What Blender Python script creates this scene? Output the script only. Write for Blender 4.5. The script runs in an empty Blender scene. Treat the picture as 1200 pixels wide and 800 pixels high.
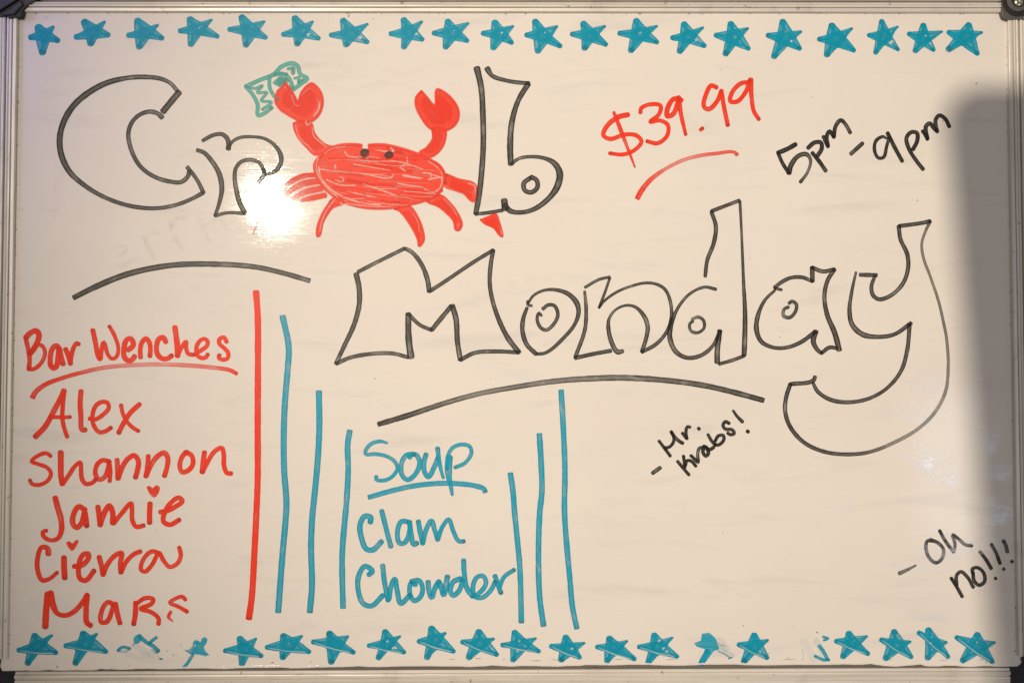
import bpy, bmesh, math, random
from mathutils import Vector, Euler, noise
random.seed(7)
scn = bpy.context.scene
PI = math.pi

# ---------------------------------------------------------------- camera
cam = bpy.data.objects.new('camera', bpy.data.cameras.new('camera'))
scn.collection.objects.link(cam); scn.camera = cam
cam.data.lens = 28; cam.data.sensor_width = 36
cam.data.clip_start = 0.01; cam.data.clip_end = 50
CL = Vector((-6.46598974e-03, -7.08856451e-01, -2.29642209e-02))
CE = Euler((1.59781080, 1.31036210e-03, -6.13165763e-03))
cam.location = CL; cam.rotation_euler = CE
CM = CE.to_matrix()
FPX = 28 / 36 * 1200
W, H = .889, .58344
PXM = .76e-3                      # metres on the board per photo pixel

def at(px, py, y=0.0):
    """point of the plane y=const of the board seen at this place of the photograph"""
    d = CM @ Vector(((px - 600) / FPX, (400 - py) / FPX, -1))
    t = (y - CL.y) / d.y
    return CL + d * t

# ---------------------------------------------------------------- world and lamps
wd = bpy.data.worlds.new('World'); scn.world = wd; wd.use_nodes = True
bg = wd.node_tree.nodes['Background']
bg.inputs[0].default_value = (1, .90, .82, 1); bg.inputs[1].default_value = .24

def lamp(name, kind, loc, target, energy, color, **kw):
    l = bpy.data.lights.new(name, kind); l.energy = energy; l.color = color
    for k, v in kw.items(): setattr(l, k, v)
    o = bpy.data.objects.new(name, l); scn.collection.objects.link(o)
    o.location = loc
    o.rotation_euler = (Vector(target) - Vector(loc)).to_track_quat('-Z', 'Y').to_euler()
    return o

HP = at(318, 236)                                   # where the bar's spot lamp mirrors in the board
d0 = HP - CL; LD = Vector((d0.x, -d0.y, d0.z))
LAMP = HP + LD * (3.0 / .709)
lamp('ceiling_spot_lamp', 'SPOT', LAMP, (.17, 0, .01), 396, (1, .865, .69),
     spot_size=math.radians(27), spot_blend=1.0, shadow_soft_size=.029)
BP = at(1112, 545)
d1 = BP - CL; LD1 = Vector((d1.x, -d1.y, d1.z))
BL = BP + LD1 * (1.6 / .709)
lamp('cool_area_lamp', 'AREA', BL, BP, 2.3, (.72, .80, 1), shape='RECTANGLE', size=.16, size_y=.42)  # unseen cool source, mirrored in the smears at the right
lamp('blue_strip_lamp', 'AREA', (-.62, -.10, .33), (-.44, 0, .26), .3, (.35, .35, 1), shape='RECTANGLE', size=.05, size_y=.2)

vs = scn.view_settings
vs.view_transform = 'Standard'; vs.look = 'None'; vs.exposure = 0; vs.gamma = 1
scn.cycles.transparent_max_bounces = 24

# ---------------------------------------------------------------- materials
def mat(name):
    m = bpy.data.materials.new(name); m.use_nodes = True
    nt = m.node_tree; p = nt.nodes['Principled BSDF']
    return m, nt, p
def N(nt, typ, **kw):
    n = nt.nodes.new(typ)
    for k, v in kw.items():
        if k.startswith('i_'):
            key = k[2:]; n.inputs[int(key) if key.isdigit() else key].default_value = v
        else: setattr(n, k, v)
    return n
def L(nt, a, b): nt.links.new(a, b)
def ramp(nt, src, p0, p1, v0=0., v1=1., smooth=True):
    r = N(nt, 'ShaderNodeMapRange'); r.interpolation_type = 'SMOOTHSTEP' if smooth else 'LINEAR'
    L(nt, src, r.inputs[0])
    for i, v in enumerate((p0, p1, v0, v1)): r.inputs[i + 1].default_value = v
    return r.outputs[0]
def math_(nt, op, a, b=None):
    m = N(nt, 'ShaderNodeMath', operation=op)
    for i, v in enumerate((a, b)):
        if v is None: continue
        if isinstance(v, (int, float)): m.inputs[i].default_value = v
        else: L(nt, v, m.inputs[i])
    return m.outputs[0]
def mixc(nt, f, a, b):
    m = N(nt, 'ShaderNodeMix', data_type='RGBA')
    if isinstance(f, (int, float)): m.inputs[0].default_value = f
    else: L(nt, f, m.inputs[0])
    for i, v in ((6, a), (7, b)):
        if isinstance(v, tuple): m.inputs[i].default_value = (*v, 1)
        else: L(nt, v, m.inputs[i])
    return m.outputs[2]
def noise_(nt, scale, detail=3, rough=.5, vscale=(1, 1, 1), rot=(0, 0, 0), coord='Object', dist=0.):
    tc = N(nt, 'ShaderNodeTexCoord'); mp = N(nt, 'ShaderNodeMapping')
    mp.inputs['Scale'].default_value = vscale; mp.inputs['Rotation'].default_value = rot
    L(nt, tc.outputs[coord], mp.inputs[0])
    n = N(nt, 'ShaderNodeTexNoise'); n.inputs['Scale'].default_value = scale
    n.inputs['Detail'].default_value = detail; n.inputs['Roughness'].default_value = rough
    n.inputs['Distortion'].default_value = dist
    L(nt, mp.outputs[0], n.inputs['Vector'])
    return n.outputs[0]

def panel_material():
    m, nt, p = mat('dry_erase_laminate')
    big = noise_(nt, 7, 4, .55, (1, 1, 1.6))
    wipe = noise_(nt, 9, 5, .6, (1, 1, 5), (0, math.radians(8), 0), dist=.6)
    fine = noise_(nt, 60, 3, .6, (1, 1, 4))
    c = mixc(nt, ramp(nt, big, .35, .7, 0, .5), (.795, .745, .69), (.755, .70, .655))
    c = mixc(nt, ramp(nt, wipe, .53, .76, 0, .33), c, (.55, .53, .54))
    c = mixc(nt, ramp(nt, fine, .62, .8, 0, .10), c, (.60, .57, .53))
    L(nt, c, p.inputs['Base Color'])
    r = math_(nt, 'ADD', ramp(nt, wipe, .35, .7, .0, .05), ramp(nt, fine, .4, .7, .045, .075))
    L(nt, r, p.inputs['Roughness'])
    p.inputs['Specular IOR Level'].default_value = .08
    # faint waviness and wiping scratches of the laminate
    w1 = noise_(nt, 6, 2, .5)
    sc = noise_(nt, 45, 4, .7, (1, 1, 9), (0, math.radians(-32), 0))
    b1 = N(nt, 'ShaderNodeBump'); b1.inputs['Strength'].default_value = .25; b1.inputs['Distance'].default_value = .0012
    L(nt, w1, b1.inputs['Height'])
    b2 = N(nt, 'ShaderNodeBump'); b2.inputs['Strength'].default_value = .16; b2.inputs['Distance'].default_value = .0003
    L(nt, sc, b2.inputs['Height']); L(nt, b1.outputs[0], b2.inputs['Normal'])
    L(nt, b2.outputs[0], p.inputs['Normal'])
    return m

def alu_material(name, axis, base=(.80, .75, .68)):
    m, nt, p = mat(name)
    s = {'x': (.6, 8, 30), 'z': (30, 8, .6)}[axis]
    st = noise_(nt, 9, 5, .65, s)
    bl = noise_(nt, 22, 4, .6)
    dirt = noise_(nt, 160, 3, .6, (1, 1, 1))
    c = mixc(nt, ramp(nt, st, .3, .7), base, tuple(v * .80 for v in base))
    c = mixc(nt, ramp(nt, bl, .52, .75, 0, .35), c, (.40, .34, .29))
    c = mixc(nt, ramp(nt, dirt, .66, .74, 0, .6), c, (.13, .10, .08))
    L(nt, c, p.inputs['Base Color'])
    p.inputs['Metallic'].default_value = .2
    L(nt, ramp(nt, st, .2, .8, .38, .55), p.inputs['Roughness'])
    b = N(nt, 'ShaderNodeBump'); b.inputs['Strength'].default_value = .2; b.inputs['Distance'].default_value = .0004
    L(nt, st, b.inputs['Height']); L(nt, b.outputs[0], p.inputs['Normal'])
    return m

def plastic_material(name, c0, c1, rough=.45):
    m, nt, p = mat(name)
    n = noise_(nt, 120, 4, .6)
    L(nt, mixc(nt, ramp(nt, n, .35, .7), c0, c1), p.inputs['Base Color'])
    p.inputs['Roughness'].default_value = rough
    b = N(nt, 'ShaderNodeBump'); b.inputs['Strength'].default_value = .3; b.inputs['Distance'].default_value = .0005
    L(nt, n, b.inputs['Height']); L(nt, b.outputs[0], p.inputs['Normal'])
    return m

def ink(name, col, lo, hi, edge_dark=.6, amp=.22, rough=.45, edge_col=None, slow_amp=.22):
    m, nt, p = mat(name)
    e = N(nt, 'ShaderNodeAttribute', attribute_name='across')
    ds = N(nt, 'ShaderNodeAttribute', attribute_name='ink_load')
    edge = ramp(nt, math_(nt, 'ABSOLUTE', e.outputs['Fac']), .38, .88)
    streak = noise_(nt, 1, 4, .6, (.035, 2.6, 1), coord='UV')
    grain = noise_(nt, 1, 3, .65, (.22, .9, 1), coord='UV')
    a = math_(nt, 'ADD', ramp(nt, edge, 0, 1, lo, hi, False), ramp(nt, streak, .25, .75, -amp, amp * .5, False))
    a = math_(nt, 'ADD', a, ramp(nt, grain, .3, .7, -amp * .4, amp * .3, False))
    slow = noise_(nt, 1, 2, .5, (.045, .35, 1), coord='UV')
    a = math_(nt, 'ADD', a, ramp(nt, slow, .50, .74, 0, -slow_amp))
    a = math_(nt, 'MULTIPLY', a, ds.outputs['Fac'])
    a = math_(nt, 'MINIMUM', math_(nt, 'MAXIMUM', a, 0.0), .99)
    ec = edge_col or tuple(v * edge_dark for v in col)
    c = mixc(nt, edge, col, ec)
    c = mixc(nt, ramp(nt, streak, .35, .75), c, tuple(v * .88 for v in col))
    po = N(nt, 'ShaderNodeAttribute', attribute_name='pooled')
    c = mixc(nt, math_(nt, 'MULTIPLY', po.outputs['Fac'], .8), c, tuple(v * .62 for v in ec))
    L(nt, c, p.inputs['Base Color'])
    p.inputs['Roughness'].default_value = rough
    p.inputs['Specular IOR Level'].default_value = .2
    t = N(nt, 'ShaderNodeBsdfTransparent'); mx = N(nt, 'ShaderNodeMixShader')
    L(nt, a, mx.inputs[0]); L(nt, t.outputs[0], mx.inputs[1]); L(nt, p.outputs[0], mx.inputs[2])
    L(nt, mx.outputs[0], nt.nodes['Material Output'].inputs[0])
    return m

M_panel = panel_material()
M_core = plastic_material('broken_board_core', (.62, .54, .42), (.30, .22, .15), .8)
M_alux = alu_material('brushed_aluminium_across', 'x')
M_aluz = alu_material('brushed_aluminium_upright', 'z')
M_cap = plastic_material('grey_plastic', (.085, .08, .075), (.13, .12, .11))
M_capb = plastic_material('black_plastic', (.012, .012, .014), (.03, .028, .03), .5)
M_wall = plastic_material('dark_wall_paint', (.012, .013, .018), (.02, .02, .026), .7)
M_blocker = plastic_material('blocker_brown', (.06, .035, .02), (.10, .06, .035), .5)  # only on the added shadow blocker
mm, nt_, p_ = mat('screw_steel'); p_.inputs['Base Color'].default_value = (.75, .70, .55, 1)
p_.inputs['Metallic'].default_value = 1; p_.inputs['Roughness'].default_value = .22; M_screw = mm
M_speck = plastic_material('dried_dirt', (.07, .055, .04), (.16, .12, .09), .8)
BLK = ink('black_marker_ink', (.022, .021, .017), .77, 1.16, .4, .20, edge_col=(.012, .011, .004))
CYN = ink('blue_marker_ink', (.006, .42, .62), .88, 1.06, .62, .34)
RED = ink('red_marker_ink', (.96, .048, .016), .94, 1.08, .86, .26)
TEA = ink('light_teal_marker_ink', (.085, .50, .43), .86, 1.04, .6, .30)
GAP = ink('thinned_ink_line', (.90, .62, .52), .72, .5, 1, .5)
GAPB = ink('bare_scratch_line', (.74, .80, .80), .95, .7, 1, .3)
GHO = ink('erased_ink_shadow', (.42, .40, .40), .08, .055, 1, .05)

# ---------------------------------------------------------------- mesh helpers
def link(o, parent=None):
    scn.collection.objects.link(o)
    if parent: o.parent = parent
    return o
def world_loc(o):
    v = Vector((0, 0, 0))
    while o: v += o.location; o = o.parent
    return v
def finish(name, verts, faces, m, parent, attrs=None, uvs=None, smooth=False, mats=None, fm=None):
    c = sum(verts, Vector()) / len(verts); c.y = 0
    me = bpy.data.meshes.new(name)
    me.from_pydata([tuple(v - c) for v in verts], [], faces)
    for mt in (mats or [m]): me.materials.append(mt)
    if fm:
        for p, i in zip(me.polygons, fm): p.material_index = i
    if uvs:
        ul = me.uv_layers.new(name='UVMap')
        for lp in me.loops: ul.data[lp.index].uv = uvs[lp.vertex_index]
    for k, vals in (attrs or {}).items():
        a = me.attributes.new(k, 'FLOAT', 'POINT'); a.data.foreach_set('value', vals)
    if smooth:
        for p in me.polygons: p.use_smooth = True
    o = bpy.data.objects.new(name, me); link(o, parent)
    o.location = c - (world_loc(parent) if parent else Vector())
    return o
def empty(name, loc, parent=None):
    o = bpy.data.objects.new(name, None); o.empty_display_size = .05
    link(o, parent); o.location = Vector(loc) - (world_loc(parent) if parent else Vector())
    return o

# strokes are written as "x,y[,w[,d]] ..." in pixels of an enlarged view with origin (ox,oy) and scale sc
def parse(s, v=(0, 0, 1), w=5., d=1.):
    out = []; w0, d0 = w, d
    for tok in s.split():
        f = [float(q) for q in tok.split(',')]
        if len(f) > 2: w = f[2]
        if len(f) > 3: d = f[3]
        out.append([v[0] + f[0] / v[2], v[1] + f[1] / v[2], w if len(f) > 2 else None, d if len(f) > 3 else None])
    for k, dflt in ((2, w0), (3, d0)):          # fill in between what is given
        if out[0][k] is None: out[0][k] = dflt
        idx = [i for i, p in enumerate(out) if p[k] is not None]
        for i, p in enumerate(out):
            if p[k] is not None: continue
            a = [j for j in idx if j < i]; b = [j for j in idx if j > i]
            if a and b: t = (i - a[-1]) / (b[0] - a[-1]); p[k] = out[a[-1]][k] * (1 - t) + out[b[0]][k] * t
            elif a: p[k] = out[a[-1]][k]
            elif b: p[k] = out[b[0]][k]
            else: p[k] = dflt
    return out
def catmull(P, closed=False, step=1.6):
    n = len(P)
    if n < 3 and not closed:
        a, b = P[0], P[-1]
        k = max(2, int(math.dist(a[:2], b[:2]) / step))
        return [[a[q] + (b[q] - a[q]) * i / k for q in range(len(a))] for i in range(k + 1)]
    out = []
    for i in range(n if closed else n - 1):
        p1, p2 = P[i], P[(i + 1) % n]
        p0 = P[(i - 1) % n] if closed or i > 0 else [2 * a - b for a, b in zip(p1, p2)]
        p3 = P[(i + 2) % n] if closed or i + 2 < n else [2 * b - a for a, b in zip(p1, p2)]
        # limit tangents so that uneven spacing does not overshoot
        L0, L1, L2 = math.dist(p0[:2], p1[:2]), math.dist(p1[:2], p2[:2]), math.dist(p2[:2], p3[:2])
        if L1 < 1e-6: continue
        L0 = max(L0, 1e-3); L2 = max(L2, 1e-3)
        k = max(2, int(L1 / step))
        for j in range(k):
            t = j / k; row = []
            for q in range(len(p1)):
                m1 = ((p1[q] - p0[q]) / L0 + (p2[q] - p1[q]) / L1) * .5 * L1
                m2 = ((p2[q] - p1[q]) / L1 + (p3[q] - p2[q]) / L2) * .5 * L1
                if q > 1: m1 = m2 = p2[q] - p1[q]
                t2, t3 = t * t, t * t * t
                row.append((2*t3 - 3*t2 + 1) * p1[q] + (t3 - 2*t2 + t) * m1 + (3*t2 - 2*t3) * p2[q] + (t3 - t2) * m2)
            out.append(row)
    if not closed: out.append(list(P[-1]))
    return out

class Ink:
    """collects marker strokes lying on the board; every stroke a hair above the one below"""
    count = 0
    def __init__(self, lift=0):
        Ink.count += 1
        self.h = 5e-5 + Ink.count * 1.1e-6 + lift
        self.v = []; self.f = []; self.ac = []; self.de = []; self.uv = []; self.po = []
    def stroke(self, s, view=(0, 0, 1), w=5., d=1., cap=1.0):
        P = parse(s, view, w, d) if isinstance(s, str) else s
        if len(P) == 1: P = P + [[P[0][0] + .6, P[0][1] + .5, P[0][2], P[0][3]]]
        Q = catmull(P)
        n = len(Q); seed = random.uniform(0, 900)
        T = []
        for i in range(n):
            a = Q[max(0, i - 1)]; b = Q[min(n - 1, i + 1)]
            dx, dy = b[0] - a[0], b[1] - a[1]; l = math.hypot(dx, dy) or 1
            T.append((dx / l, dy / l))
        R = []                                   # x, y, half width, density, tangent
        for s_ in (.97, .85, .6, .3):
            q, t = Q[0], T[0]; R.append((q[0] - t[0]*s_*q[2]*.42*cap, q[1] - t[1]*s_*q[2]*.42*cap, q[2]/2*math.sqrt(1 - s_*s_), q[3], t, .5))
        ps, pe = random.uniform(0, .45), random.uniform(.25, 1)
        dist_s = [0.]
        for i in range(1, n): dist_s.append(dist_s[-1] + math.dist(Q[i][:2], Q[i-1][:2]))
        for i in range(n):
            q = Q[i]
            wob = 1 + .085 * noise.noise(Vector((i * .22, seed, 0))) + .05 * noise.noise(Vector((i * .9, seed, 5)))
            R.append((q[0], q[1], q[2] / 2 * wob, q[3], T[i], 0))
        for s_ in (.3, .6, .85, .97):
            q, t = Q[-1], T[-1]; R.append((q[0] + t[0]*s_*q[2]*.42*cap, q[1] + t[1]*s_*q[2]*.42*cap, q[2]/2*math.sqrt(1 - s_*s_), q[3], t, .5))
        u = seed; px = None
        for i, (x, y, hw, de, t, c) in enumerate(R):
            if px: u += math.hypot(x - px[0], y - px[1])
            px = (x, y)
            hh = self.h + 6e-6 * i / len(R)
            b0 = len(self.v)
            for sg in (-1, 0, 1):
                p = at(x - t[1] * hw * sg, y + t[0] * hw * sg); p.y = -hh
                self.v.append(p); self.ac.append(float(sg)); self.uv.append((u, sg * hw * .25 + seed))
                dd = 0 if i < 4 else (dist_s[-1] if i >= 4 + n else dist_s[i - 4])
                self.po.append(max(ps * max(0, 1 - dd / 4.), pe * max(0, 1 - (dist_s[-1] - dd) / 4.)))
                # pooled ink where the tip was set down or lifted
                self.de.append(de * (1.0 if c == 0 else 1.05))
            if i:
                for k in (0, 1): self.f.append((b0 - 3 + k, b0 - 2 + k, b0 + 1 + k, b0 + k))
        self.h += 1.1e-5
        return self
    def fill(self, s, view=(0, 0, 1), ang=0., d=1., smooth=True):
        P = parse(s, view) if isinstance(s, str) else s
        Q = catmull([p[:2] for p in P], True, 2.2) if smooth else [p[:2] for p in P]
        bm = bmesh.new(); vs_ = []
        for q in Q:
            p = at(q[0], q[1]); vs_.append(bm.verts.new((p.x, 0, p.z)))
        px_ = {v: q for v, q in zip(vs_, Q)}
        f = bm.faces.new(vs_); bm.normal_update(); bmesh.ops.triangulate(bm, faces=[f], ngon_method='EAR_CLIP')
        bm.verts.index_update(); b0 = len(self.v); sd = random.uniform(0, 900)
        for v in bm.verts:
            q = px_[v]; ca, sa = math.cos(ang), math.sin(ang)
            self.v.append(Vector((v.co.x, -self.h, v.co.z))); self.ac.append(0.); self.de.append(d); self.po.append(0.)
            self.uv.append((q[0]*ca + q[1]*sa + sd, (-q[0]*sa + q[1]*ca) * .25 + sd))
        for f in bm.faces:
            idx = [v.index + b0 for v in f.verts]
            self.f.append(idx)
        bm.free(); self.h += 1.1e-5
        return self
    def build(self, name, m, parent, label=None):
        o = finish(name, self.v, self.f, m, parent, {'across': self.ac, 'ink_load': self.de, 'pooled': self.po}, self.uv)
        if label: o['label'] = label
        return o

# ---------------------------------------------------------------- setting behind the board
def box(name, lo, hi, m, parent=None, bevel=0.):
    bm = bmesh.new(); bmesh.ops.create_cube(bm, size=1)
    for v in bm.verts: v.co = Vector([(lo[i] + hi[i]) / 2 + v.co[i] * (hi[i] - lo[i]) for i in range(3)])
    if bevel: bmesh.ops.bevel(bm, geom=bm.edges[:], offset=bevel, segments=3, affect='EDGES', profile=.5)
    vs_ = [v.co.copy() for v in bm.verts]; bm.verts.index_update()
    fs = [[v.index for v in f.verts] for f in bm.faces]; bm.free()
    return finish(name, vs_, fs, m, parent)
wall = box('wall', (-1.6, .035, -1.2), (1.6, .10, 1.2), M_wall); wall['kind'] = 'structure'

# ---------------------------------------------------------------- the whiteboard
board = empty('whiteboard', (0, 0, -H / 2 - .012))
board['label'] = 'white dry-erase menu board in ridged aluminium frame, with a red crab drawing'
board['category'] = 'whiteboard'

# laminate panel with its ragged lower edge that has slid out over the bottom rail
edge = """2,771 0.5,780 3,785.6 15,785.5 30,785 36,785.6 45,785.5 52,784.9 58,784.3 64,785 75,785.3 88,784.7 100,785 108,784.9 113,784.5 118,783.2
124,783.8 130,783.5 140,784.1 150,784 160,783.2 175,783 188,783.6 200,783.5 215,783 228,782.8 240,782.5 252,783.1 265,783.3 280,782.3 300,781.8 315,781.9 330,781.5
341,782.5 350,782.5 375,781.5 400,781 412,780.6 420,780 432,780.9 445,781 470,780.2 500,780 520,780.3 536,780.2 550,781 560,780.4 570,780 577,779.1 590,780 600,780.5
612,779.6 620,779.7 640,780.2 655,780.5 664,779.8 680,779.5 687,778.5 705,778.8 720,779 740,778.2 760,778.5 780,779.2 800,779.3 830,778.2 860,778 880,778.9
900,779 930,778.4 960,778.5 980,778.2 990,777.8 1000,778.3 1012,778.1 1020,777.3 1035,779.6 1050,780.6 1060,779.6 1069,779 1075,778.3 1080,778 1083,779.7 1090,780.2 1100,780.3
1108,779.4 1120,779.5 1128,780.6 1140,780.8 1150,779.9 1160,780 1170,780.8 1180,780.6 1192,780.2 1195,778 1196.5,775 1195.4,771 1198,768 1203,767"""
EP = [tuple(float(q) for q in t.split(',')) for t in edge.split()]
EP2 = []
for a, b in zip(EP, EP[1:]):
    k = max(1, int((b[0] - a[0]) / 2.5))
    for i in range(k):
        t = i / k; x = a[0] + (b[0]-a[0])*t; y = a[1] + (b[1]-a[1])*t
        EP2.append((x, y + (.38 * noise.noise(Vector((x*.35, 3, 0))) if 5 < x < 1188 else 0)))
EP2.append(EP[-1])
top = [at(1186, 8), at(27, 8), at(13, 40)]
front = [at(x, y) for x, y in EP2] + top
front[-3].x, front[-3].z = at(1186, 8).x, at(1186, 8).z
n = len(front); back = [v + Vector((0, .0030, 0)) for v in front]
verts = front + back
faces = [list(range(n))] + [list(range(2*n - 1, n - 1, -1))] + [[(i + 1) % n, i, i + n, (i + 1) % n + n] for i in range(n)]
panel = finish('panel', verts, faces, None, board, mats=[M_panel, M_core], fm=[0, 1] + [1] * n)
# a thin bright chipped lip of the laminate along the lower edge
lv = []; lf = []
for i, (x, y) in enumerate(EP2):
    wv = .55 + .5 * abs(noise.noise(Vector((x*.13, 9, 0))))
    a = at(x, y - 2.0 - wv); b = at(x, y - .7); c = at(x, y + .25)
    a.y = -.00005; b.y = -.0006 - .0005 * max(0, noise.noise(Vector((x*.09, 1, 0)))); c.y = .0012
    lv += [a, b, c]
    if i: k = 3 * i; lf += [(k-3, k-2, k+1, k), (k-2, k-1, k+2, k+1)]
finish('chipped_edge', lv, lf, M_panel, panel, smooth=True)

# ridged rails: cross section (photo pixels outward, millimetres proud)
PROF = [(-.2, .0), (-.2, 2.3), (.2, 2.7), (.6, 2.9), (3.6, 3.1), (4.2, 2.9), (4.3, 1.2), (4.9, 1.2), (5.1, 3.0), (5.5, 3.5), (6.6, 3.7), (7.6, 3.4),
        (7.8, 2.8), (8.2, 2.8), (8.5, 3.4), (9.4, 3.7), (10.5, 3.5), (10.9, 2.9), (11.0, -1.5), (12.9, -1.5), (13.0, 3.0), (13.4, 3.6), (14.6, 3.9), (15.8, 3.7),
        (16.1, 3.0), (16.5, 3.0), (16.8, 3.7), (18.5, 4.0), (20.5, 3.9), (20.8, 3.2), (21.2, 3.2), (21.5, 3.9), (24.5, 3.6), (26, 2.6), (26.4, 1), (26.4, -8), (-.2, -8)]
def rail(name, p0, p1, out, m, prof=PROF, depth=0., n_=40, c0=None, c1=None):
    """p0,p1: ends of the inner edge in the photograph; out: outward direction; c0/c1 cut ends on a slant (metres per metre outward)"""
    a, b = at(*p0), at(*p1); d = (b - a); ln = d.length; d.normalize()
    vs_, fs = [], []; k = len(prof)
    for i in range(n_ + 1):
        for (t, h) in prof:
            o_ = t * PXM
            s = ln * i / n_
            if c0 is not None: s = s + (c0 * o_) * (1 - i / n_)
            if c1 is not None: s = s + (c1 * o_) * (i / n_)
            dent = .00006 * noise.noise(Vector((s * 60, t * .6, len(name))))
            vs_.append(a + d * s + Vector(out) * (o_ + dent) + Vector((0, depth - h * .001 + dent, 0)))
        if i:
            for j in range(k):
                j2 = (j + 1) % k; A = (i - 1) * k
                fs.append((A + j, A + j2, A + k + j2, A + k + j))
    fs.append(list(range(k))[::-1]); fs.append([n_ * k + j for j in range(k)])
    return finish(name, vs_, fs, m, board)
rail('frame_rail', (30, 14.8), (1180, 15.8), (0, 0, 1), M_alux, c0=1.0, c1=0)
rail('frame_rail', (22, 22), (10, 770), (-1, 0, 0), M_aluz, c0=0)
rail('frame_rail', (1179.5, 23), (1192, 767), (1, 0, 0), M_aluz)
BOTSHIFT = 2.4
BOT = [(-8, -24), (-8, -22), (.9, -22), (1.0, -3.6), (1.6, -3.2), (4.0, -3.0), (4.4, -2.4), (5.2, -1.7), (6.2, -1.5), (8.3, -1.6), (9.0, -2.1), (9.4, -3.6), (10.4, -3.6), (10.8, -2.6), (11.6, -2.1), (13.2, -2.1),
       (13.6, -2.7), (14.0, -2.7), (14.4, -2.1), (17, -2.2), (17.4, -2.9), (17.8, -2.9), (18.2, -2.2), (24, -2.4), (26, -4), (26, -24)]
# bottom rail lies a little behind the panel that overhangs it
BOT = [(t + BOTSHIFT, h) for t, h in BOT]
rail('frame_rail', (14, 785.6), (1187, 781.0), (0, 0, -1), M_alux, prof=BOT, depth=.0018)

for o in list(board.children):
    if o.name.startswith('frame_rail'): pass

def plate(name, outline, y0, y1, m, parent, bevel=.0006):
    """solid plate from an outline in photo pixels between two depths"""
    bm = bmesh.new()
    f = bm.faces.new([bm.verts.new(at(x, y, y0)) for x, y in outline])
    bm.normal_update()
    r = bmesh.ops.extrude_face_region(bm, geom=[f])
    for v in [g for g in r['geom'] if isinstance(g, bmesh.types.BMVert)]: v.co.y = y1
    bmesh.ops.recalc_face_normals(bm, faces=bm.faces[:])
    if bevel:
        ed = [e for e in bm.edges if abs(e.verts[0].co.y - y0) < 1e-6 and abs(e.verts[1].co.y - y0) < 1e-6]
        bmesh.ops.bevel(bm, geom=ed, offset=bevel, segments=2, affect='EDGES', profile=.5)
    bm.verts.index_update(); vs_ = [v.co.copy() for v in bm.verts]; fs = [[v.index for v in g.verts] for g in bm.faces]; bm.free()
    return finish(name, vs_, fs, m, parent)
def arcpts(cx, cy, r, a0, a1, n_=14): return [(cx + r * math.cos(math.radians(a0 + (a1-a0)*i/n_)), cy + r * math.sin(math.radians(a0 + (a1-a0)*i/n_))) for i in range(n_ + 1)]
# top right corner cap: grey plastic, stepped rings round a screw
cap = plate('corner_cap', [(1174, -14), (1174, 14)] + [(1175, 18), (1177, 21.5), (1181, 23)] + [(1214, 23), (1214, -14)], -.0045, .004, M_cap, board)
plate('raised_ring', arcpts(1194, 0, 19.5, 200, 60) + arcpts(1194, 0, 14.2, 60, 200), -.0052, -.0040, M_capb, cap, .0003)
plate('raised_ring', arcpts(1194, 0, 13.6, 200, 20) + arcpts(1194, 0, 8.6, 20, 200), -.0064, -.0040, M_cap, cap, .0005)
plate('screw_recess', arcpts(1193, 2.5, 8.2, 0, 345, 23), -.0049, -.0042, M_capb, cap, .0002)
bm = bmesh.new(); bmesh.ops.create_uvsphere(bm, u_segments=24, v_segments=12, radius=.0042)
cc = at(1193.5, 2.8, -.005)
for v in bm.verts:
    v.co.y = v.co.y * .45 - (0 if math.hypot(v.co.x, v.co.z) > .0012 or v.co.y > 0 else -.0012)
    v.co += cc
bm.verts.index_update(); finish('screw', [v.co.copy() for v in bm.verts], [[v.index for v in f.verts] for f in bm.faces], M_screw, cap, smooth=True); bm.free()
# top left: what is left of the broken black corner cap
capb = plate('corner_cap', [(-14, -14), (-14, 20), (0, 20), (7, 19.5), (10.5, 21.8), (13, 20.6), (24.2, 20.4), (25.3, 17), (26, 12.5), (28.5, 10), (33, 5.5), (41, 1), (50, -3), (50, -14)], -.0050, .004, M_capb, board)
capb['label'] = 'broken black corner cap'
plate('rib', [(-6, 10), (-6, 16), (22, -2), (18, -6)], -.0075, -.0045, M_capb, capb, .0008)
plate('rib', [(2, 18), (16, 17), (27, 5), (24, 1)], -.0068, -.0045, M_capb, capb, .0008)

# grime: small dark specks along the rails and here and there on the laminate
sv, sf, sa = [], [], 0
def speck(x, y, rx, ry, h=.00004):
    global sa
    n_ = 7; a0 = random.uniform(0, 6); b0 = len(sv); p = at(x, y)
    for i in range(n_):
        r = random.uniform(.6, 1.15); a = a0 + 2*PI*i/n_
        sv.append(Vector((p.x + math.cos(a)*rx*r*PXM, -h, p.z + math.sin(a)*ry*r*PXM)))
    sv.append(Vector((p.x, -h - .00012, p.z)))
    for i in range(n_): sf.append((b0 + i, b0 + (i+1) % n_, b0 + n_))
for i in range(46):
    t = random.random(); y = 25 + 740*t; speck(22.9 - 12.3*(y-22)/748 + random.uniform(0, .7), y, random.uniform(.2, .6), random.uniform(.3, 1.3))
for i in range(36):
    y = 30 + 735*random.random(); speck(1178.6 + 12.4*(y-23)/744 - random.uniform(0, .6), y, random.uniform(.2, .6), random.uniform(.3, 1.5))
for i in range(60):
    x = 35 + 1135*random.random(); speck(x, 15.6 + random.uniform(.2, .8) + (x/1200), random.uniform(.3, 1.6), random.uniform(.2, .5))
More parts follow.
